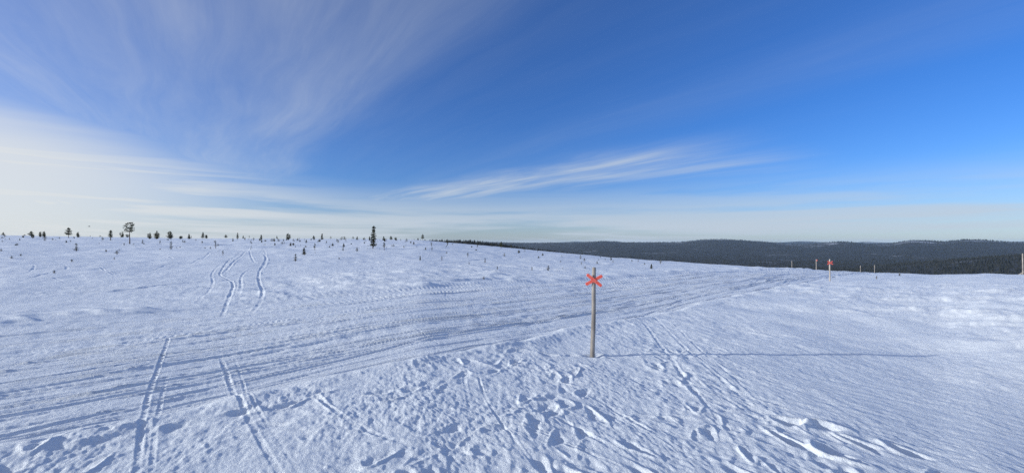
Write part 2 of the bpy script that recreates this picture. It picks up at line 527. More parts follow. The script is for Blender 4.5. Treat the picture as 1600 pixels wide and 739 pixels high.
walk([(1520, 770), (1440, 715), (1290, 668), (1200, 652), (1150, 625)], depth=0.24, L=0.17, Wd=0.085, jit=0.06)
walk([(1400, 780), (1330, 720), (1250, 690), (1190, 660)], depth=0.24, L=0.17, Wd=0.085)
walk([(1230, 770), (1150, 720), (1100, 640), (1050, 580), (1020, 560), (960, 556)], depth=0.08)
walk([(1100, 760), (1000, 720), (940, 680), (900, 620), (905, 575)], depth=0.08)
walk([(880, 760), (850, 700), (850, 640), (880, 590), (910, 560)], depth=0.07)
walk([(600, 620), (680, 600), (760, 570), (830, 552), (900, 556)], depth=0.07)
walk([(100, 730), (180, 690), (300, 660), (460, 625), (600, 600), (670, 590)], depth=0.08, step=0.4)
walk([(-20, 735), (60, 710), (130, 672), (210, 650), (330, 640)], depth=0.08, step=0.42)
walk([(560, 760), (600, 720), (680, 690), (760, 660), (900, 610)], depth=0.07)
walk([(1040, 570), (1080, 545), (1120, 548), (1160, 560)], depth=0.06)
for _ in range(130):
    px = rng.uniform(420, 1330)
    py = rng.uniform(540, 760)
    g_ = ray(px, py)
    if g_ is None:
        continue
    cx, cy = g_
    if (cy - cx) * SQ > U0 - 0.1 or cx > 3.2:
        continue
    dent(cx, cy, 0.14 * rng.uniform(.5, 1.2), 0.075 * rng.uniform(.6, 1.3), rng.uniform(0, 3.14), 0.04 * rng.uniform(.3, 1.2), 0.015 * rng.uniform(0, 1.5))
for _ in range(420):      # clods kicked out of the crust
    px = rng.uniform(380, 1420)
    py = rng.uniform(540, 760)
    g_ = ray(px, py)
    if g_ is None:
        continue
    cx, cy = g_
    if (cy - cx) * SQ > U0 - 0.05 or cx > 3.4:
        continue
    q = rng.uniform(.010, .030)
    dent(cx, cy, q * rng.uniform(.8, 1.6), q, rng.uniform(0, 3.14), -q * rng.uniform(.35, .8), 0)
post_xy = ray(925, 556)
dent(post_xy[0] + 0.03, post_xy[1], 0.15, 0.10, 0.2, 0.16, 0.02)

JC = np.interp


def ground(x, y):
    """height of the finished snow sheet at a point"""
    r = math.hypot(x, y)
    t = math.atan2(x, y)
    i = min(max(int(np.searchsorted(R, r)) - 1, 0), len(R) - 2)
    j = min(max(int(np.searchsorted(th_f, t)) - 1, 0), NT_F - 2)
    a = (r - R[i]) / (R[i + 1] - R[i])
    b = min(max((t - th_f[j]) / (th_f[j + 1] - th_f[j]), 0), 1)
    return float((Z[i, j] * (1 - a) + Z[i + 1, j] * a) * (1 - b) + (Z[i, j + 1] * (1 - a) + Z[i + 1, j + 1] * a) * b)


# ------------------------------------------------------------------ mesh helpers
def mesh_np(name, V, faces, smooth=False):
    """V (n,3), faces (m,k) with k = 3 or 4"""
    me = bpy.data.meshes.new(name)
    V = np.ascontiguousarray(V, np.float32)
    faces = np.ascontiguousarray(faces, np.int32)
    k = faces.shape[1]
    me.vertices.add(len(V))
    me.vertices.foreach_set('co', V.ravel())
    me.loops.add(faces.size)
    me.loops.foreach_set('vertex_index', faces.ravel())
    me.polygons.add(len(faces))
    me.polygons.foreach_set('loop_start', np.arange(0, faces.size, k, dtype=np.int32))
    me.polygons.foreach_set('use_smooth', np.full(len(faces), smooth))
    me.update(calc_edges=True)
    me.validate()
    return me


def obj(name, me, mat=None, parent=None, loc=None):
    o = bpy.data.objects.new(name, me)
    COL.objects.link(o)
    if mat is not None and me is not None and not me.materials:
        me.materials.append(mat)
    if parent is not None:
        o.parent = parent
    if loc is not None:
        o.location = loc
    return o


def tag(o, label=None, cat=None, group=None, kind=None):
    if label:
        o['label'] = label
    if cat:
        o['category'] = cat
    if group:
        o['group'] = group
    if kind:
        o['kind'] = kind
    return o


def grid_faces(nr, nt, wrap=False):
    i = np.arange(nr - 1)[:, None]
    j = np.arange(nt if wrap else nt - 1)[None, :]
    j2 = (j + 1) % nt
    return np.stack([i * nt + j, i * nt + j2, (i + 1) * nt + j2, (i + 1) * nt + j], -1).reshape(-1, 4)[:, ::-1]


def newmat(name):
    m = bpy.data.materials.new(name)
    m.use_nodes = True
    t = NT(m.node_tree)
    out = t.n('ShaderNodeOutputMaterial')
    p = t.n('ShaderNodeBsdfPrincipled')
    t.set(out.inputs[0], p.outputs[0])
    return m, t, p


# ------------------------------------------------------------------ materials
m_snow, t, p = newmat('snow')
ge = t.n('ShaderNodeNewGeometry')
pos = ge.outputs['Position']
n1 = t.noise(pos, 30, 6, 0.72)
n2 = t.noise(pos, 150, 3, 0.6)
n3 = t.noise(pos, 0.5, 4, 0.55)
t.set(p.inputs['Base Color'], t.mix(t.rng(n3, .3, .7), (0.785, 0.835, 0.885), (0.845, 0.885, 0.915)))
p.inputs['Roughness'].default_value = 0.55
p.inputs['Specular IOR Level'].default_value = 0.3
bmp = t.n('ShaderNodeBump')
bmp.inputs['Strength'].default_value = 0.9
bmp.inputs['Distance'].default_value = 0.018
t.set(bmp.inputs['Height'], t.m('ADD', n1, t.m('MULTIPLY', n2, 0.35)))
t.set(p.inputs['Normal'], bmp.outputs[0])


def foliage(name, a, b, sc_=2.0):
    m, t, p = newmat(name)
    ge = t.n('ShaderNodeNewGeometry')
    n = t.noise(ge.outputs['Position'], sc_, 3)
    t.set(p.inputs['Base Color'], t.mix(t.rng(n, .3, .7), a, b))
    p.inputs['Roughness'].default_value = 0.75
    p.inputs['Specular IOR Level'].default_value = 0.2
    return m


m_pine = foliage('pine_needles', (0.040, 0.050, 0.026), (0.085, 0.090, 0.045))
m_spruce = foliage('dark_needles', (0.034, 0.044, 0.026), (0.070, 0.074, 0.042))
m_bark = foliage('bark', (0.075, 0.055, 0.045), (0.14, 0.10, 0.075), 9)
m_clump = foliage('lodged_snow', (0.80, 0.83, 0.87), (0.86, 0.88, 0.91), 5)
m_dark = foliage('dark_feathers', (0.05, 0.05, 0.055), (0.08, 0.08, 0.085), 5)


def woodmat(name, a, b):
    m, t, p = newmat(name)
    tcw = t.n('ShaderNodeTexCoord')
    mp = t.n('ShaderNodeMapping')
    mp.inputs['Scale'].default_value = (45, 45, 2.2)
    t.set(mp.inputs[0], tcw.outputs['Object'])
    n = t.noise(mp.outputs[0], 1.0, 5, 0.6, 0.4)
    n2 = t.noise(tcw.outputs['Object'], 3.0, 3)
    f = t.m('MULTIPLY_ADD', n2, 0.5, t.m('MULTIPLY', n, 0.75))
    t.set(p.inputs['Base Color'], t.mix(t.rng(f, .38, .85), a, b))
    p.inputs['Roughness'].default_value = 0.85
    bm_ = t.n('ShaderNodeBump')
    bm_.inputs['Strength'].default_value = 0.5
    bm_.inputs['Distance'].default_value = 0.004
    t.set(bm_.inputs['Height'], n)
    t.set(p.inputs['Normal'], bm_.outputs[0])
    return m


m_wood = woodmat('weathered_wood', (0.13, 0.115, 0.10), (0.40, 0.365, 0.33))
m_pale = woodmat('pale_wood', (0.28, 0.25, 0.22), (0.52, 0.47, 0.42))
m_plank = woodmat('plank_wood', (0.30, 0.26, 0.21), (0.55, 0.49, 0.41))
m_red, t, p = newmat('red_plastic')
ge = t.n('ShaderNodeNewGeometry')
t.set(p.inputs['Base Color'], t.mix(t.rng(t.noise(ge.outputs['Position'], 18, 4), .3, .7), (0.84, 0.11, 0.075), (0.93, 0.18, 0.125)))
p.inputs['Roughness'].default_value = 0.5

# ------------------------------------------------------------------ snow field
nr, ntt = RR.shape
V = np.stack([X, Y, Z], -1).reshape(-1, 3)
snow = obj('snow_field', mesh_np('snow_field', V, grid_faces(nr, ntt, True), True), m_snow)
tag(snow, 'open snow-covered hillside crossed by a churned snowmobile trail', 'snow', kind='structure')

# ------------------------------------------------------------------ forested hills beyond
RIDGE_Y = table([(-700, 372), (500, 376), (640, 377), (760, 377.5), (830, 378.5), (860, 378), (885, 378.5), (945, 376.5), (980, 377.8), (1060, 377.6), (1100, 375.3), (1130, 374.8),
                 (1165, 376), (1200, 377.3), (1232, 379.6), (1262, 379.8), (1305, 377), (1330, 377.2), (1350, 379.2), (1385, 379.3), (1422, 375.7), (1445, 375.8), (1475, 377),
                 (1510, 374.8), (1540, 375.5), (1570, 377), (1600, 377.8), (1700, 375), (2300, 376)], 1)
FAR_Y = table([(-700, 378), (860, 379), (900, 377), (930, 378.6), (1000, 379), (1225, 378), (1255, 376.3), (1285, 378), (1335, 378.5), (1352, 377.2), (1385, 378.6), (1560, 377.5), (1600, 376.5), (2300, 378)], 1)
SPUR_L = table([(-700, 380), (250, 383), (330, 381), (560, 381.5), (640, 380.5), (690, 379.8), (745, 381), (785, 386), (830, 393), (900, 402), (980, 412), (1060, 422), (1150, 432), (2300, 470)], 3)
SPUR_R = table([(-700, 440), (1150, 440), (1250, 430), (1350, 418), (1430, 411), (1500, 405.5), (1600, 397), (1700, 392), (2300, 385)], 4)
TH2 = np.arctan(np.linspace(-900, 900, 420) / F)
R2 = np.exp(np.linspace(math.log(270), math.log(17000), 330))
R2G, T2G = np.meshgrid(R2, TH2, indexing='ij')


def hills_z(r, th):
    x, y = r * np.sin(th), r * np.cos(th)
    px = np.clip(px_of(th), -700, 2300)
    ct = np.cos(th)
    zb = base(x, y)
    lr = np.log(r)
    zv = np.interp(lr, np.log([200, 450, 700, 1000, 1500, 2200, 3200, 4500, 5800]), [-22, -46, -60, -72, -95, -112, -124, -120, -92])
    zr = (HY + 0.6 - (377.2 + 1.7 * (np.interp(px, PXT, RIDGE_Y) - 377.2))) / F * 7600 * ct + EYE - 13
    zf = (HY - np.interp(px, PXT, FAR_Y)) / F * 14500 * ct + EYE - 8
    big = fbm(x / 900, y / 900, 4, 90, 0.5)
    z = zv + 7 * big * sstep(500, 1500, r)
    f = sstep(4200, 7600, r)
    z = z * (1 - f) + zr * f
    # folds in the flank of the ridge
    z += -22 * np.abs(fbm(x / 1500, y / 1500, 3, 97)) * sstep(3000, 5000, r) * (1 - sstep(6200, 7500, r))
    f2 = sstep(7700, 9500, r)
    z = z * (1 - f2) + (-110) * f2
    f3 = sstep(11000, 14500, r)
    z = z * (1 - f3) + zf * f3
    f4 = sstep(14600, 16500, r)
    z = z - 260 * f4
    sl = (HY - np.interp(px, PXT, SPUR_L)) / F * 1050 * ct + EYE - 2.0
    z = np.maximum(z, sl - 30 * ((r - 1050) / 420) ** 2 + 1.6 * fbm(x / 60, y / 60, 2, 99))
    sr = (HY - np.interp(px, PXT, SPUR_R)) / F * 2300 * ct + EYE - 7
    z = np.maximum(z, sr - 30 * ((r - 2300) / 700) ** 2)
    f0 = sstep(300, 480, r)
    return (zb - 0.6) * (1 - f0) + z * f0


ZH = hills_z(R2G, T2G)
XH, YH = R2G * np.sin(T2G), R2G * np.cos(T2G)
me = mesh_np('forest_hills', np.stack([XH, YH, ZH], -1).reshape(-1, 3), grid_faces(len(R2), len(TH2)), True)


def canopy(x, y, r):
    """how much of the ground is under trees"""
    n = fbm(x / 420, y / 420, 4, 110, 0.55)
    c = 0.50 + 0.50 * sstep(-0.8, -0.35, n)
    top = sstep(5200, 7300, r)
    n2 = fbm(x / 700, y / 330, 4, 120, 0.55)
    c = c * (1 - top * 0.62 * sstep(0.05, 0.6, n2 + 0.25 * sstep(0.2, 0.9, np.arctan2(x, y))))
    return c * sstep(420, 620, r)


at = me.attributes.new('canopy', 'FLOAT', 'POINT')
at.data.foreach_set('value', np.ascontiguousarray(canopy(XH, YH, R2G).ravel(), np.float32))
m_hill, t, p = newmat('forest_floor')
ge = t.n('ShaderNodeNewGeometry')
att = t.n('ShaderNodeAttribute', attribute_name='canopy')
na = t.noise(ge.outputs['Position'], 0.035, 6, 0.7)
nb = t.noise(ge.outputs['Position'], 0.004, 5, 0.6)
cov = t.m('ADD', att.outputs['Fac'], t.m('MULTIPLY', t.m('SUBTRACT', na, 0.5), 0.9))
dark = t.mix(t.rng(nb, .3, .7), (0.011, 0.015, 0.015), (0.025, 0.028, 0.027))
t.set(p.inputs['Base Color'], t.mix(t.rng(cov, .10, .62), (0.62, 0.65, 0.70), dark))
p.inputs['Roughness'].default_value = 0.9
hills = obj('forest_hills', me, m_hill)
tag(hills, 'broad valley and low forested hills under patchy snow', 'hills', kind='structure')

# the wood that covers them: too many trees to count
rng = np.random.RandomState(12)
N = 90000
fpx = rng.uniform(-90, 1690, N)
fr = np.exp(rng.uniform(math.log(470), math.log(8200), N))
fth = np.arctan((fpx - 800) / F)
fx, fy = fr * np.sin(fth), fr * np.cos(fth)
fz = hills_z(fr, fth)
keep = canopy(fx, fy, fr) > rng.rand(N) * 0.95
crest = np.interp(fpx, PXT, CREST_Y)
ypix = HY - F * (fz + 14 - EYE) / (fr * np.cos(fth))
keep &= ypix < crest + 10
fx, fy, fz, fr = fx[keep], fy[keep], fz[keep], fr[keep]
N = len(fx)
print('forest trees', N)
sides = 4
prof = [(0.10, 0.16), (0.16, 0.12), (0.5, 0.075)]          # two stacked skirts
hgt = rng.uniform(6, 13, N) * (1 + 0.25 * sstep(3000, 8000, fr))
wid = hgt * rng.uniform(0.8, 1.35, N) * (1 + 0.6 * sstep(2500, 8000, fr))
rot = rng.uniform(0, 6.28, N)
tv, tf = [], []
for (z0, rad, ztop) in ((0.12, 0.17, 0.72), (0.45, 0.115, 1.0)):
    b0 = len(tv)
    for k in range(sides):
        tv.append((rad * math.cos(k * 2 * math.pi / sides), rad * math.sin(k * 2 * math.pi / sides), z0))
    tv.append((0, 0, ztop))
    for k in range(sides):
        tf.append((b0 + k, b0 + (k + 1) % sides, b0 + sides))
tv.append((0.02, 0, -0.05)); tv.append((-0.02, 0.01, -0.05)); tv.append((0, 0, 0.5))
tf.append((len(tv) - 3, len(tv) - 2, len(tv) - 1))
tv = np.array(tv)
tf = np.array(tf)
nv = len(tv)
c, s = np.cos(rot)[:, None], np.sin(rot)[:, None]
jit = 1 + 0.35 * (rng.rand(N, nv) - 0.5)
vx = (tv[None, :, 0] * c - tv[None, :, 1] * s) * wid[:, None] * jit + fx[:, None]
vy = (tv[None, :, 0] * s + tv[None, :, 1] * c) * wid[:, None] * jit + fy[:, None]
vz = tv[None, :, 2] * hgt[:, None] + fz[:, None]
FV = np.stack([vx, vy, vz], -1).reshape(-1, 3)
FF = (tf[None] + (np.arange(N) * nv)[:, None, None]).reshape(-1, 3)
m_forest = foliage('far_conifers', (0.011, 0.015, 0.015), (0.025, 0.028, 0.027), 0.03)
forest = obj('far_forest', mesh_np('far_forest', FV, FF), m_forest)
tag(forest, 'dark conifer forest covering the valley and the far hills', 'forest', kind='stuff')


# ------------------------------------------------------------------ conifers on the open slope
class MB:
    def __init__(s):
        s.v, s.f = [], []

    def tube(s, pts, rads, n=6):
        b = len(s.v)
        for i, (p_, r_) in enumerate(zip(pts, rads)):
            p_ = Vector(p_)
            d = (Vector(pts[min(i + 1, len(pts) - 1)]) - Vector(pts[max(i - 1, 0)])).normalized()
            a = d.orthogonal().normalized()
            c_ = d.cross(a)
            for k in range(n):
                t_ = 2 * math.pi * k / n
                s.v.append(tuple(p_ + r_ * (math.cos(t_) * a + math.sin(t_) * c_)))
        for i in range(len(pts) - 1):
            for k in range(n):
                s.f.append((b + i * n + k, b + i * n + (k + 1) % n, b + (i + 1) * n + (k + 1) % n, b + (i + 1) * n + k))
        s.f.append(tuple(b + (len(pts) - 1) * n + k for k in range(n)))
        s.f.append(tuple(b + n - 1 - k for k in range(n)))

    def tuft(s, p_, size, rnd, n=4, up=0.3):
        """a spray of needles: narrow blades fanning from one point"""
        p_ = Vector(p_)
        for _ in range(n):
            d = Vector((rnd.gauss(0, 1), rnd.gauss(0, 1), rnd.gauss(up, 0.6))).normalized()
            a = d.orthogonal().normalized()
            a.rotate(Matrix.Rotation(rnd.uniform(0, 6.28), 3, d))
            L = size * rnd.uniform(.6, 1.2)
            wd = size * 0.22
            b = len(s.v)
            s.v += [tuple(p_ - a * wd * .5), tuple(p_ + a * wd * .5), tuple(p_ + d * L * .7 + a * wd), tuple(p_ + d * L), tuple(p_ + d * L * .7 - a * wd)]
            s.f.append((b, b + 1, b + 2, b + 3, b + 4))

    def blob(s, p_, rx, rz, rnd):
        b = len(s.v)
        n, rows = 7, 4
        for i in range(rows):
            a = -0.35 + i / (rows - 1) * 1.75
            for k in range(n):
                t_ = 2 * math.pi * k / n
                q = rnd.uniform(.8, 1.2)
                s.v.append((p_[0] + rx * q * math.cos(a) * math.cos(t_), p_[1] + rx * q * math.cos(a) * math.sin(t_), p_[2] + rz * q * math.sin(a)))
        for i in range(rows - 1):
            for k in range(n):
                s.f.append((b + i * n + k, b + i * n + (k + 1) % n, b + (i + 1) * n + (k + 1) % n, b + (i + 1) * n + k))
        s.f.append(tuple(b + (rows - 1) * n + k for k in range(n)))
        s.f.append(tuple(b + n - 1 - k for k in range(n)))

    def mesh(s, name, mat, smooth=False):
        me = bpy.data.meshes.new(name)
        me.from_pydata(s.v, [], s.f)
        me.materials.append(mat)
        if smooth:
            me.polygons.foreach_set('use_smooth', [True] * len(me.polygons))
        me.update()
        return me


def conifer(kind, h, wd, seed):
    """(trunk, crown, snow) mesh builders for a tree of height h and crown width wd, root at the origin"""
    rnd = random.Random(seed)
    T_, C_, S_ = MB(), MB(), []
    lean = (rnd.uniform(-.04, .04) * h, rnd.uniform(-.04, .04) * h)
    ax = lambda q: Vector((lean[0] * q * q + 0.01 * h * math.sin(q * 7 + seed), lean[1] * q * q, q * h))
    r0 = 0.018 * h + 0.015
    start = {'flat': .56, 'pine': .30, 'spire': .14, 'bushy': .06, 'sapling': .12, 'stalk': .45}[kind]
    stems = [(0, 0, 1.0)]
    if kind == 'bushy':
        stems += [(rnd.uniform(-.30, -.15) * wd, rnd.uniform(-.2, .2) * wd, rnd.uniform(.75, .95)), (rnd.uniform(.15, .3) * wd, rnd.uniform(-.2, .2) * wd, rnd.uniform(.7, .95))]
    ts = max((0.036 if kind in ('spire', 'pine') else 0.042) * h, min(0.10, 0.075 * h))
    for (sx, sy, sh) in stems:
        off = lambda q: Vector((sx * min(1, q * 2.0), sy * min(1, q * 2.0), 0))
        at_ = lambda q: Vector((ax(q).x, ax(q).y, q * h * sh)) + off(q)
        qs = [i / 6 for i in range(7)]
        b0 = Vector((0, 0, -0.15))
        T_.tube([at_(0) + b0] + [at_(q) for q in qs[1:]], [r0 * (1 - .88 * q) for q in qs], 6)
        nw = {'flat': 7, 'pine': 9, 'spire': 15, 'bushy': 8, 'sapling': 6, 'stalk': 5}[kind]
        for iw in range(nw):
            q = start + (0.97 - start) * (iw + rnd.uniform(-.3, .3)) / max(nw - 1, 1)
            q = min(max(q, start), .98)
            e = (q - start) / (1 - start)
            if kind == 'flat':
                rad = wd * .5 * (0.95, 1.0, .62, .85, .95, .75, .45)[min(iw, 6)]
            elif kind == 'spire':
                rad = wd * .56 * (1 - e) ** .85 * rnd.uniform(.55, 1.15) + .02 * wd
            elif kind == 'bushy':
                rad = wd * .34 * ((1 - e) ** .6 + .06) * rnd.uniform(.5, 1.15)
            elif kind == 'pine':
                rad = wd * .5 * min(1, (1 - e) ** .8 + .12) * rnd.uniform(.75, 1.1)
            else:
                rad = wd * .5 * (1 - e * .8) * rnd.uniform(.5, 1.1)
            nb_ = {'flat': 5, 'pine': 6, 'spire': 5, 'bushy': 4, 'sapling': 4, 'stalk': 4}[kind]
            a0 = rnd.uniform(0, 6.28)
            for ib in range(nb_):
                an = a0 + ib * 6.283 / nb_ + rnd.uniform(-.35, .35)
                L = rad * rnd.uniform(.6, 1.1)
                rise = {'flat': .12, 'pine': .22, 'spire': .12, 'bushy': .75, 'sapling': .45, 'stalk': .2}[kind] + rnd.uniform(-.12, .12)
                p0 = at_(q)
                p1 = p0 + Vector((math.cos(an) * L, math.sin(an) * L, rise * L))
                T_.tube([p0, (p0 + p1) / 2 - Vector((0, 0, .04 * L)), p1], [r0 * .32 * (1 - .6 * q), r0 * .22 * (1 - .5 * q), r0 * .08], 4)
                ntf = max(2, int(L / (ts * 1.0)) + 1)
                for it in range(ntf):
                    g = (it + .7) / ntf
                    if kind in ('flat',) and g < .3:
                        continue
                    pp = p0.lerp(p1, g) + Vector((rnd.gauss(0, .25), rnd.gauss(0, .25), rnd.gauss(.1, .18))) * ts
                    C_.tuft(pp, ts * rnd.uniform(.9, 1.6), rnd, 4 if h > 1.5 else 3, .35)
                if kind == 'sapling' and rnd.random() < .18:
                    k_ = MB()
                    k_.blob(p0.lerp(p1, .7) + Vector((0, 0, .02 * h)), .07 * h * rnd.uniform(.6, 1.2), .035 * h, rnd)
                    S_.append(k_)
        C_.tuft(at_(.98), ts * 1.3, rnd, 5, 1.6)
    return T_, C_, S_


PROTO = {}


def place_tree(name, px, py, ptop, wpx, kind, label, cat='tree', group=None, needles=None, snowy=False, dist=None, ms=None):
    crest_y = float(np.interp(px, PXT, CREST_Y))
    pos_ = None if (dist or py < crest_y + 1.0) else ray(px, py)
    if pos_ is None:
        d = dist or float(np.interp(px, PXT, CREST_R)) * 1.06
        th = math.atan((px - 800) / F)
        pos_ = ((px - 800) / F * d * math.cos(th), d * math.cos(th))
    x, y = pos_
    z = ground(x, y)
    h = EYE + (HY - ptop) / F * y - z
    h = max(h, 0.12)
    wd = wpx / F * y
    T_, C_, S_ = conifer(kind, h, wd, ms if ms is not None else int(px * 7 + py))
    e = bpy.data.objects.new(name, None)
    COL.objects.link(e)
    e.empty_display_size = 0.3
    e.location = (x, y, z - 0.02)
    tag(e, label, cat, group)
    obj('trunk', T_.mesh('trunk', m_bark, True), None, e)
    obj('crown', C_.mesh('crown', needles or m_pine), None, e)
    if snowy:
        for k_ in S_:
            obj('snow_clump', k_.mesh('snow_clump', m_clump, True), None, e)
    return e


TREES = [
    # name, px, base, top, width, kind, label
    ('pine_tree', 202.5, 381, 348, 18, 'flat', 'tall flat-topped pine with a long bare trunk on the left skyline'),
    ('pine_tree', 583, 390, 354, 12, 'spire', 'tall slender conifer standing just in front of the middle skyline'),
    ('pine_tree', 107, 372, 356, 11, 'pine', 'triangular pine with a short bare trunk on the far left skyline'),
    ('pine_tree', 122, 371.5, 363, 8, 'bushy', 'squat dark conifer just right of the triangular far left pine'),
    ('pine_tree', 48.5, 370.5, 361.5, 9, 'pine', 'small conical pine left of a low dark pair, near the left edge'),
    ('pine_tree', 63, 370.5, 362.5, 6, 'bushy', 'left one of two small touching pines near the left edge'),
    ('pine_tree', 69, 370.5, 362, 6.5, 'bushy', 'right one of two small touching pines near the left edge'),
    ('pine_tree', 5, 368.5, 363, 4, 'spire', 'tiny lone conifer at the very left edge of the skyline'),
    ('pine_tree', 172.5, 376, 360, 6.5, 'pine', 'narrow upright pine with bare lower trunk, left of the tall flat-topped pine'),
    ('pine_tree', 191, 371.5, 363, 8, 'bushy', 'rounded dark conifer close left of the tall flat-topped pine'),
    ('pine_tree', 199, 371.5, 366, 7, 'bushy', 'low conifer directly behind the trunk of the tall flat-topped pine'),
    ('pine_tree', 234, 373.5, 364, 8, 'bushy', 'leftmost of three bushy pines right of the tall flat-topped pine'),
    ('pine_tree', 245, 374, 361.5, 12, 'bushy', 'middle one of three bushy pines right of the tall flat-topped pine'),
    ('pine_tree', 266, 374, 362, 15, 'bushy', 'widest, rightmost of three bushy pines right of the tall flat-topped pine'),
    ('pine_tree', 282, 374, 368.5, 7, 'bushy', 'low pale conifer right of the widest bushy pine on the skyline'),
    ('pine_tree', 295.5, 374, 366, 5.5, 'spire', 'small pointed conifer between the bushy pines and a close pair'),
    ('pine_tree', 317, 374, 363, 6, 'spire', 'taller pointed conifer of the close pair on the left skyline'),
    ('pine_tree', 322.5, 374, 367, 6, 'bushy', 'lower rounded conifer of the close pair on the left skyline'),
    ('pine_tree', 353, 374, 367, 6, 'pine', 'small conical conifer on the skyline above the looping tracks'),
    ('pine_tree', 371, 374, 364, 4, 'spire', 'thin spire-like conifer on the skyline above the looping tracks'),
    ('pine_tree', 408, 375, 367, 4.5, 'spire', 'small dark conifer on the skyline at the top of the ridden track'),
    ('pine_tree', 450, 375, 365, 9, 'bushy', 'double-headed conifer on the skyline between the track and the tall slender conifer'),
    ('pine_tree', 490, 375, 368.5, 4.5, 'pine', 'small conical conifer just left of a dark narrow skyline conifer'),
    ('pine_tree', 503, 375, 365.5, 4.5, 'spire', 'dark narrow conifer on the middle skyline, left of the tall slender conifer'),
    ('pine_tree', 558, 375, 369.5, 4.5, 'spire', 'small conifer on the skyline a little left of the tall slender conifer'),
    ('pine_tree', 577.5, 376, 369.5, 3.5, 'spire', 'small conifer half hidden behind the tall slender conifer'),
    ('pine_tree', 599.5, 376, 369.5, 5.5, 'spire', 'first small conifer on the skyline right of the tall slender conifer'),
    ('pine_tree', 611, 376, 369, 6, 'pine', 'second small conifer on the skyline right of the tall slender conifer'),
    ('pine_tree', 619, 376, 371, 4, 'spire', 'third small conifer on the skyline right of the tall slender conifer'),
    ('pine_tree', 600.5, 392, 379, 7, 'stalk', 'young pine with a bare stalk and a cap-like crown below the skyline'),
    ('pine_tree', 660.5, 376, 366, 7.5, 'pine', 'small pine at the right end of the snowy skyline where the forest begins'),
    ('pine_tree', 653, 376, 372, 4, 'spire', 'tiny conifer left of the pine at the right end of the snowy skyline'),
    ('pine_tree', 783, 390, 378, 8, 'pine', 'lone young pine at the snow edge against the dark valley forest'),
]
for (nm, px, pb, ptp, wpx, kd, lb) in TREES:
    place_tree(nm, px, pb, ptp, wpx, kd, lb, 'tree', 'conifers on the skyline', m_spruce if kd == 'spire' else m_pine)

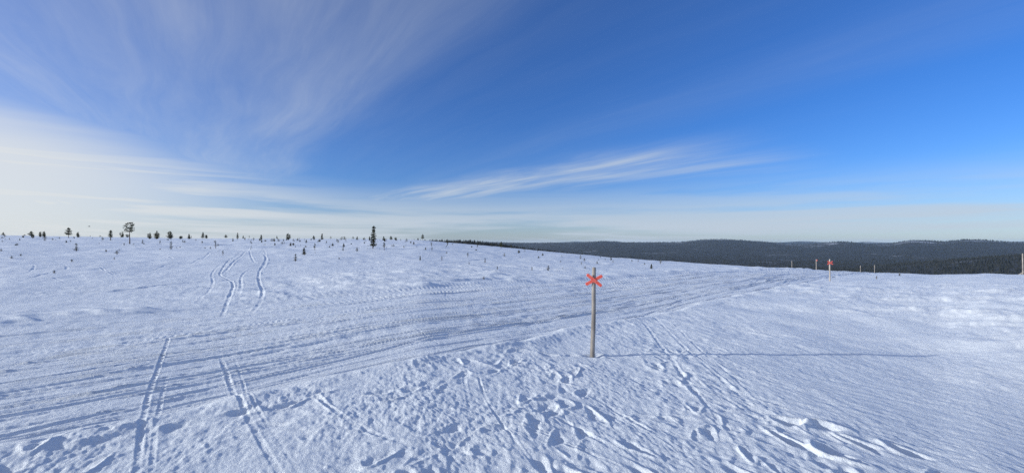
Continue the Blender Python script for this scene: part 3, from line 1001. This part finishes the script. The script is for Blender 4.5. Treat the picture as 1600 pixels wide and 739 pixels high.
SAPS = [
    (462, 407.5, 397, 9, 'sapling', 'snow-laden sapling beside a dark little spruce, right of the looping tracks', True),
    (475.5, 399, 387, 7, 'spire', 'dark little spruce beside a snow-laden sapling, right of the looping tracks', False),
    (492, 391.5, 381, 4, 'stalk', 'thin bare-stemmed sapling right of the dark little spruce', False),
    (119.5, 391.5, 380.5, 9, 'sapling', 'green layered sapling on the left slope under the triangular pine', False),
    (267.5, 390.5, 378, 8, 'sapling', 'dark sapling on the slope below the widest bushy pine', False),
    (348.5, 399.5, 391, 4, 'stalk', 'two-tiered thin sapling just left of the looping tracks', False),
    (183, 397, 391, 8, 'sapling', 'spreading low sapling below the tall flat-topped pine', True),
    (337, 388, 378.5, 5, 'stalk', 'thin sapling on the slope left of the looping tracks, near the skyline', False),
    (536, 393, 386, 6, 'sapling', 'left one of two snowy saplings below the tall slender conifer', True),
    (558, 394, 386.5, 7, 'sapling', 'right one of two snowy saplings below the tall slender conifer', True),
    (537, 386.5, 380, 4, 'spire', 'small upright sapling above the two snowy saplings', False),
    (520, 384, 379.5, 4, 'spire', 'small upright sapling right of the thin bare-stemmed sapling', False),
    (454, 385, 379, 4, 'spire', 'small dark sapling near the top end of the ridden track', False),
    (173, 376.5, 371, 4, 'sapling', 'low dark bush at the foot of the narrow upright pine', False),
    (70, 376.5, 372, 6, 'sapling', 'low rounded bush below the pair of small touching pines', False),
    (194, 384, 379, 4, 'sapling', 'short dark sapling left of the tall pine trunk', False),
    (250, 381, 375.5, 4, 'stalk', 'thin crooked sapling below the middle bushy pine', False),
    (223, 379.5, 374.5, 4, 'sapling', 'short sapling right of the tall pine trunk', False),
    (646.5, 383, 377.5, 4, 'spire', 'small sapling below the skyline, left of the small pine at its right end', False),
    (665, 392, 386, 3, 'spire', 'left one of two upright saplings under the right end of the skyline', False),
    (675, 393, 386, 3.5, 'stalk', 'right one of two upright saplings under the right end of the skyline', False),
    (656.5, 404, 399.5, 2.5, 'spire', 'short dark stub-like sapling on the bright drift, left of centre', False),
    (690.5, 405, 400, 3, 'stalk', 'short thin sapling right of the bright drift', False),
    (698, 396, 393, 4, 'sapling', 'leaning sapling on the slope left of the valley forest', False),
    (731, 401.5, 394.5, 5, 'stalk', 'crooked sapling on the slope below the snow edge, left of the lone young pine', False),
    (758, 409, 403, 5, 'sapling', 'dark sapling below the lone young pine', False),
    (777, 421, 415.5, 4, 'stalk', 'thin sapling on the open slope far left of the red-crossed near post', False),
    (756, 437, 432.5, 7, 'sapling', 'low dark twig lying nearest to the trail edge', False),
    (788, 400, 394.5, 5, 'sapling', 'small snowy sapling just below the lone young pine', True),
    (831, 422.5, 416.5, 4, 'sapling', 'stubby dark bush left of a forked sapling on the open slope', False),
    (856.5, 423, 414.5, 9, 'sapling', 'forked spreading sapling on the open slope, left of the near post', True),
    (848, 399.5, 395.5, 4, 'spire', 'small sapling near the snow edge under the valley forest', False),
    (907, 405.5, 398.5, 7, 'sapling', 'left one of two snowy saplings at the snow edge above the near post', True),
    (913, 409, 403, 7, 'sapling', 'right one of two snowy saplings at the snow edge above the near post', True),
    (908.5, 414.5, 409, 3, 'stalk', 'thin sapling between the snowy pair and the near post', False),
    (933, 413, 408, 7, 'sapling', 'low dark snow-edged sapling just above the near post', True),
    (914, 422, 415.5, 6, 'sapling', 'sapling immediately left of the near post top', True),
    (997, 410, 405.5, 3, 'stalk', 'leftmost of four small saplings at the snow edge right of the near post', False),
    (1007, 415, 410.5, 4, 'stalk', 'second of four small saplings at the snow edge right of the near post', False),
    (1017.5, 420, 412, 5, 'spire', 'third and darkest of four small saplings right of the near post', False),
    (1032, 413, 406, 7, 'sapling', 'rightmost of four small saplings at the snow edge right of the near post', True),
    (1110, 414.5, 411.5, 5, 'sapling', 'tiny sapling at the snow edge between the near post and the far posts', True),
    (1405, 431.5, 426, 5, 'sapling', 'small tuft at the right-hand snow edge, right of the bare thin posts', True),
    (1369, 435, 430.5, 3.5, 'stalk', 'tiny twig in front of the bare thin posts', False),
    (112.5, 412.5, 404.5, 6, 'stalk', 'leaning twig on the left slope above the angular ski track', False),
    (85.5, 427, 422.5, 6, 'sapling', 'dark snow-topped stub beside the angular ski track', False),
    (18.5, 406.5, 403.5, 6, 'sapling', 'small dark tuft low on the far left slope', False),
    (2, 393, 388.5, 6, 'sapling', 'dark tuft cut by the left edge of the picture', False),
    (27, 386, 380, 5, 'stalk', 'thin twig with side shoot near the left edge', False),
    (33, 398.5, 396, 5, 'sapling', 'low tuft between the far left tufts and the angular track', False),
    (166, 393, 389.5, 3, 'spire', 'small twig left of the spreading low sapling', False),
    (179, 405.5, 402.5, 3, 'stalk', 'lone tiny twig below the spreading low sapling', False),
    (530, 404.5, 401.5, 5, 'sapling', 'low sapling on the slope right of the snow-laden sapling', True),
    (876, 410.5, 408, 3, 'sapling', 'tiny dark dot-like shrub left of the snowy pair', False),
    (733, 413.5, 410.5, 4, 'sapling', 'tiny shrub below the crooked sapling', True),
]
for (px, pb, ptp, wpx, kd, lb, sn) in SAPS:
    place_tree('sapling', px, pb, ptp, wpx, kd, lb, 'sapling', 'saplings on the open slope', m_pine if sn or kd != 'spire' else m_spruce, sn)

# the many tiny seedlings that dot the upper slope: nothing tells them apart
rnd = random.Random(77)
tiny = []
for k, (kd, hh, ww) in enumerate((('spire', 1.0, .5), ('sapling', 1.0, .9), ('stalk', 1.0, .5), ('bushy', 1.0, 1.1), ('sapling', 1.0, 1.3))):
    T_, C_, S_ = conifer(kd, hh, ww, 900 + k)
    b = len(T_.v)
    me = bpy.data.meshes.new('seedling')
    me.from_pydata(T_.v + C_.v, [], T_.f + [tuple(i + b for i in f) for f in C_.f])
    me.materials.append(m_bark)
    me.materials.append(m_pine)
    me.polygons.foreach_set('material_index', [0] * len(T_.f) + [1] * len(C_.f))
    me.update()
    tiny.append(me)
ZONES = [(85, 'near the left edge'), (150, 'around the triangular far left pine'), (225, 'around the tall flat-topped pine'), (300, 'under the three bushy pines'),
         (385, 'left of the ridden track'), (470, 'right of the ridden track top'), (545, 'around the dark narrow conifer'), (640, 'around the tall slender conifer'),
         (760, 'left of the lone young pine'), (2000, 'between the lone young pine and the near post')]
count = 0
while count < 190:
    px = rnd.uniform(-20, 1000) if rnd.random() < .75 else rnd.uniform(380, 720)
    cy = float(np.interp(px, PXT, CREST_Y))
    depth_px = rnd.expovariate(1 / 5.5)
    if depth_px > 30 or px > 640 and rnd.random() < .5:
        continue
    if depth_px < 0.8:
        d = float(np.interp(px, PXT, CREST_R)) * rnd.uniform(1.0, 1.12)
        g_ = ((px - 800) / F * d * .85, d * .85)
    else:
        g_ = ray(px, cy + depth_px)
    if g_ is None:
        continue
    x, y = g_
    hp = rnd.uniform(1.6, 4.2) * (1.25 if depth_px < 6 else 1)
    o = bpy.data.objects.new('seedling', rnd.choice(tiny))
    COL.objects.link(o)
    hh = hp / F * y
    o.location = (x, y, ground(x, y) - 0.03)
    o.rotation_euler = (rnd.uniform(-.15, .15), rnd.uniform(-.15, .15), rnd.uniform(0, 6.28))
    q = rnd.uniform(.8, 1.5)
    o.scale = (hh * q, hh * q, hh)
    zone = next(z_ for lim, z_ in ZONES if px < lim)
    where = 'tiny dark seedling on the skyline ' if depth_px < 3 else 'tiny dark seedling on the snow slope '
    tag(o, where + zone, 'seedling', 'tiny seedlings ' + ('on the skyline ' if depth_px < 3 else 'on the snow slope ') + zone)
    count += 1


# ------------------------------------------------------------------ trail posts
def post_mesh(h, r0, r1, seed, lean=(0, 0)):
    rnd = random.Random(seed)
    n, rows = 18, 15
    v, f = [], []
    for i in range(rows):
        q = i / (rows - 1)
        z = -0.25 + q * (h + 0.25)
        r = r0 + (r1 - r0) * q
        if i == rows - 1:
            r *= .93
        wx, wy = 0.004 * math.sin(q * 9 + seed), 0.004 * math.cos(q * 7 + seed)
        for k in range(n):
            t_ = 2 * math.pi * k / n
            rr = r * (1 + .035 * math.sin(3 * t_ + seed) + .02 * rnd.uniform(-1, 1))
            v.append((lean[0] * q + wx + rr * math.cos(t_), lean[1] * q + wy + rr * math.sin(t_), z))
    for i in range(rows - 1):
        for k in range(n):
            f.append((i * n + k, i * n + (k + 1) % n, (i + 1) * n + (k + 1) % n, (i + 1) * n + k))
    # slightly domed top
    c = len(v)
    v.append((lean[0], lean[1], h + .006))
    for k in range(n):
        f.append(((rows - 1) * n + k, (rows - 1) * n + (k + 1) % n, c))
    f.append(tuple(reversed(range(n))))
    me = bpy.data.meshes.new('post')
    me.from_pydata(v, [], f)
    me.polygons.foreach_set('use_smooth', [True] * len(me.polygons))
    me.update()
    return me


def arm_mesh(L, wd, th):
    """flat slat with rounded ends and softened edges, lying along X, facing -Y"""
    pts = []
    r = wd * .5
    for (cx, a0) in ((L / 2 - r, -90), (-L / 2 + r, 90)):
        for k in range(9):
            a = math.radians(a0 + 180 * k / 8)
            pts.append((cx + r * .75 * math.cos(a), r * math.sin(a)))
    n = len(pts)
    v, f = [], []
    for (y, sc_) in ((-th / 2, .90), (-th / 2 + th * .25, 1.0), (th / 2 - th * .25, 1.0), (th / 2, .90)):
        for (a, b) in pts:
            g = (1 - sc_) * r
            m_ = math.hypot(a, b)
            v.append((a - math.copysign(min(g, abs(a)), a) * (1 if abs(a) > L / 2 - r else 0), y, b * sc_))
    for i in range(3):
        for k in range(n):
            f.append((i * n + k, i * n + (k + 1) % n, (i + 1) * n + (k + 1) % n, (i + 1) * n + k))
    f.append(tuple(reversed(range(n))))
    f.append(tuple(3 * n + k for k in range(n)))
    me = bpy.data.meshes.new('arm')
    me.from_pydata(v, [], f)
    me.update()
    return me


def nail_mesh():
    b = MB()
    b.tube([(0, 0.004, 0), (0, -0.003, 0), (0, -0.0045, 0)], [0.006, 0.006, 0.003], 8)
    return b.mesh('nail', m_wood)


def trail_post(x, y, top_z, r0, r1, label, cross=None, mat=None, seed=1, lean=(0, 0), group='wooden trail posts', rotz=0.0, arm=(0.29, 0.046), drop=0.16):
    z = ground(x, y)
    h = top_z - z
    e = bpy.data.objects.new('trail_post', None)
    COL.objects.link(e)
    e.location = (x, y, z)
    e.rotation_euler = (0, 0, rotz)
    tag(e, label, 'post', group)
    ps = obj('post', post_mesh(h, r0, r1, seed, lean), mat or m_wood, e)
    if cross:
        zc = h - drop
        lx, ly = lean[0] * zc / h, lean[1] * zc / h
        rr = r1 * 1.05
        for i, ang in enumerate(cross):
            a = obj('arm', arm_mesh(arm[0], arm[1], .010), m_red, e)
            a.location = (lx - 0.004, ly - rr - .004 - i * .0125, zc)
            a.rotation_euler = (0, -math.radians(ang), 0)
            if arm[0] < .35:
                nl = obj('nail', nail_mesh(), None, a)
                nl.location = (0.03 * (1 if i else -1), -.0055, 0.0)
    print(label, 'dist %.1f height %.2f' % (y, h))
    return e


x, y = post_xy
trail_post(x, y, EYE + (HY - 418) / F * y, 0.035, 0.029, 'tall grey wooden post with a red cross in the middle foreground', cross=(28, -39), seed=3,
           lean=(0.035, 0.02), arm=(0.292, 0.046), drop=0.185)
x, y = ray(1296, 437.5)
trail_post(x, y, EYE + (HY - 405) / F * y, 0.029, 0.026, 'pale sunlit post with a small red cross standing on the snow beyond the trail', cross=(30, -30), mat=m_pale, seed=5, rotz=0.0,
           arm=(0.30, 0.05), drop=0.17)


def post_behind(px, ptop, d, label, mat, seed, cross=None, rotz=0, r=.028, **kw):
    x, y = (px - 800) / F * d, d
    return trail_post(x, y, EYE + (HY - ptop) / F * d, r, r * .9, label, cross=cross, mat=mat, seed=seed, rotz=rotz, **kw)


post_behind(1275, 405, 46, 'thin far post with its red cross seen edge-on, left of the pale crossed post', m_pale, 6, cross=(30, -30), rotz=1.35, arm=(0.30, 0.05), drop=0.12)
post_behind(1237, 407.5, 60, 'leftmost far post at the snow edge where the trail drops away', m_wood, 7, r=.036)
post_behind(1344, 415, 44, 'left one of two bare thin posts right of the pale crossed post', m_wood, 8, r=.03)
post_behind(1366, 414, 42, 'right one of two bare thin posts right of the pale crossed post', m_wood, 9, r=.03)
post_behind(1597.5, 396, 33, 'grey post at the right edge above weathered planks', m_wood, 10, r=.042)

# weathered planks at the foot of the right-edge post, climbing to the right
pl = bpy.data.objects.new('plank_ramp', None)
COL.objects.link(pl)
d = 44.0
x0, x1 = (1585 - 800) / F * d, (1625 - 800) / F * d
zA = EYE + (HY - 432.5) / F * d
zB = EYE + (HY - 411) / F * d
pl.location = (x0, d, zA)
tag(pl, 'weathered beige planks sloping up out of the snow at the right edge', 'planks')
ang = math.atan2(zB - zA, x1 - x0)
Lp = math.hypot(zB - zA, x1 - x0)
for i in range(3):
    bm_ = MB()
    hw, ht = .05, .02
    rnd = random.Random(i)
    e0 = rnd.uniform(-.15, 0)
    co = [(a, b * hw, c * ht) for a in (e0, Lp) for b in (-1, 1) for c in (-1, 1)]
    # chamfered section
    sec = [(-hw, -ht * .6), (-hw * .93, -ht), (hw * .93, -ht), (hw, -ht * .6), (hw, ht * .6), (hw * .93, ht), (-hw * .93, ht), (-hw, ht * .6)]
    bm_.v = [(e0, b, c) for b, c in sec] + [(Lp, b, c) for b, c in sec]
    bm_.f = [(k, (k + 1) % 8, 8 + (k + 1) % 8, 8 + k) for k in range(8)] + [tuple(reversed(range(8))), tuple(range(8, 16))]
    me = bm_.mesh('plank', m_plank)
    o = obj('plank', me, None, pl)
    o.location = (i * .22, i * .04, -i * .085)
    o.rotation_euler = (1.2, -ang, 0)

# ------------------------------------------------------------------ a bird above the left skyline
d = 110.0
bm_ = MB()
bm_.tube([(-.20, 0, 0), (-.12, 0, .02), (0, 0, .02), (.13, 0, .03), (.19, 0, .04), (.23, 0, .03)], [.015, .05, .075, .055, .045, .01], 8)
bird = obj('bird', bm_.mesh('bird_body', m_dark, True), None, None)
bird.location = ((139 - 800) / F * d, d, EYE + (HY - 354) / F * d)
tag(bird, 'small dark bird gliding above the left skyline', 'bird')
for sg in (-1, 1):
    wv = [(.08, 0, .03), (.10, sg * .25, .13), (.03, sg * .52, .10), (-.04, sg * .50, .10), (-.06, sg * .22, .12), (-.08, 0, .02)]
    n = len(wv)
    me = bpy.data.meshes.new('wing')
    me.from_pydata(wv + [(a, b, c + .018) for a, b, c in wv], [], [tuple(range(n)), tuple(reversed(range(n, 2 * n)))] + [(k, (k + 1) % n, n + (k + 1) % n, n + k) for k in range(n)])
    me.materials.append(m_dark)
    obj('wing', me, None, bird)
me = bpy.data.meshes.new('tail')
tv_ = [(-.16, -.02, .0), (-.16, .02, .0), (-.34, .07, .0), (-.34, -.07, .0)]
me.from_pydata(tv_ + [(a, b, c + .015) for a, b, c in tv_], [], [(3, 2, 1, 0), (4, 5, 6, 7)] + [(k, (k + 1) % 4, 4 + (k + 1) % 4, 4 + k) for k in range(4)])
me.materials.append(m_dark)
obj('tail', me, None, bird)
bird.rotation_euler = (0.1, 0.1, 0.5)

# ------------------------------------------------------------------ the air
hb = MB()
x0, x1, y0, y1, z0, z1 = -24000., 24000., -1500., 18500., float(ZH.min()) - 12., max(float(ZH.max()) + 22., 45.)
hb.v = [(x0, y0, z0), (x1, y0, z0), (x1, y1, z0), (x0, y1, z0), (x0, y0, z1), (x1, y0, z1), (x1, y1, z1), (x0, y1, z1)]
hb.f = [(3, 2, 1, 0), (4, 5, 6, 7), (0, 1, 5, 4), (1, 2, 6, 5), (2, 3, 7, 6), (3, 0, 4, 7)]
m_haze = bpy.data.materials.new('haze')
m_haze.use_nodes = True
t = NT(m_haze.node_tree)
out = t.n('ShaderNodeOutputMaterial')
pv = t.n('ShaderNodeVolumePrincipled')
pv.inputs['Color'].default_value = (0.52, 0.74, 1.0, 1)
pv.inputs['Density'].default_value = 2.2e-5
t.set(out.inputs['Volume'], pv.outputs[0])
haze = obj('haze', hb.mesh('haze', m_haze))
tag(haze, kind='stuff')
print('zmin/max hills', ZH.min(), ZH.max())
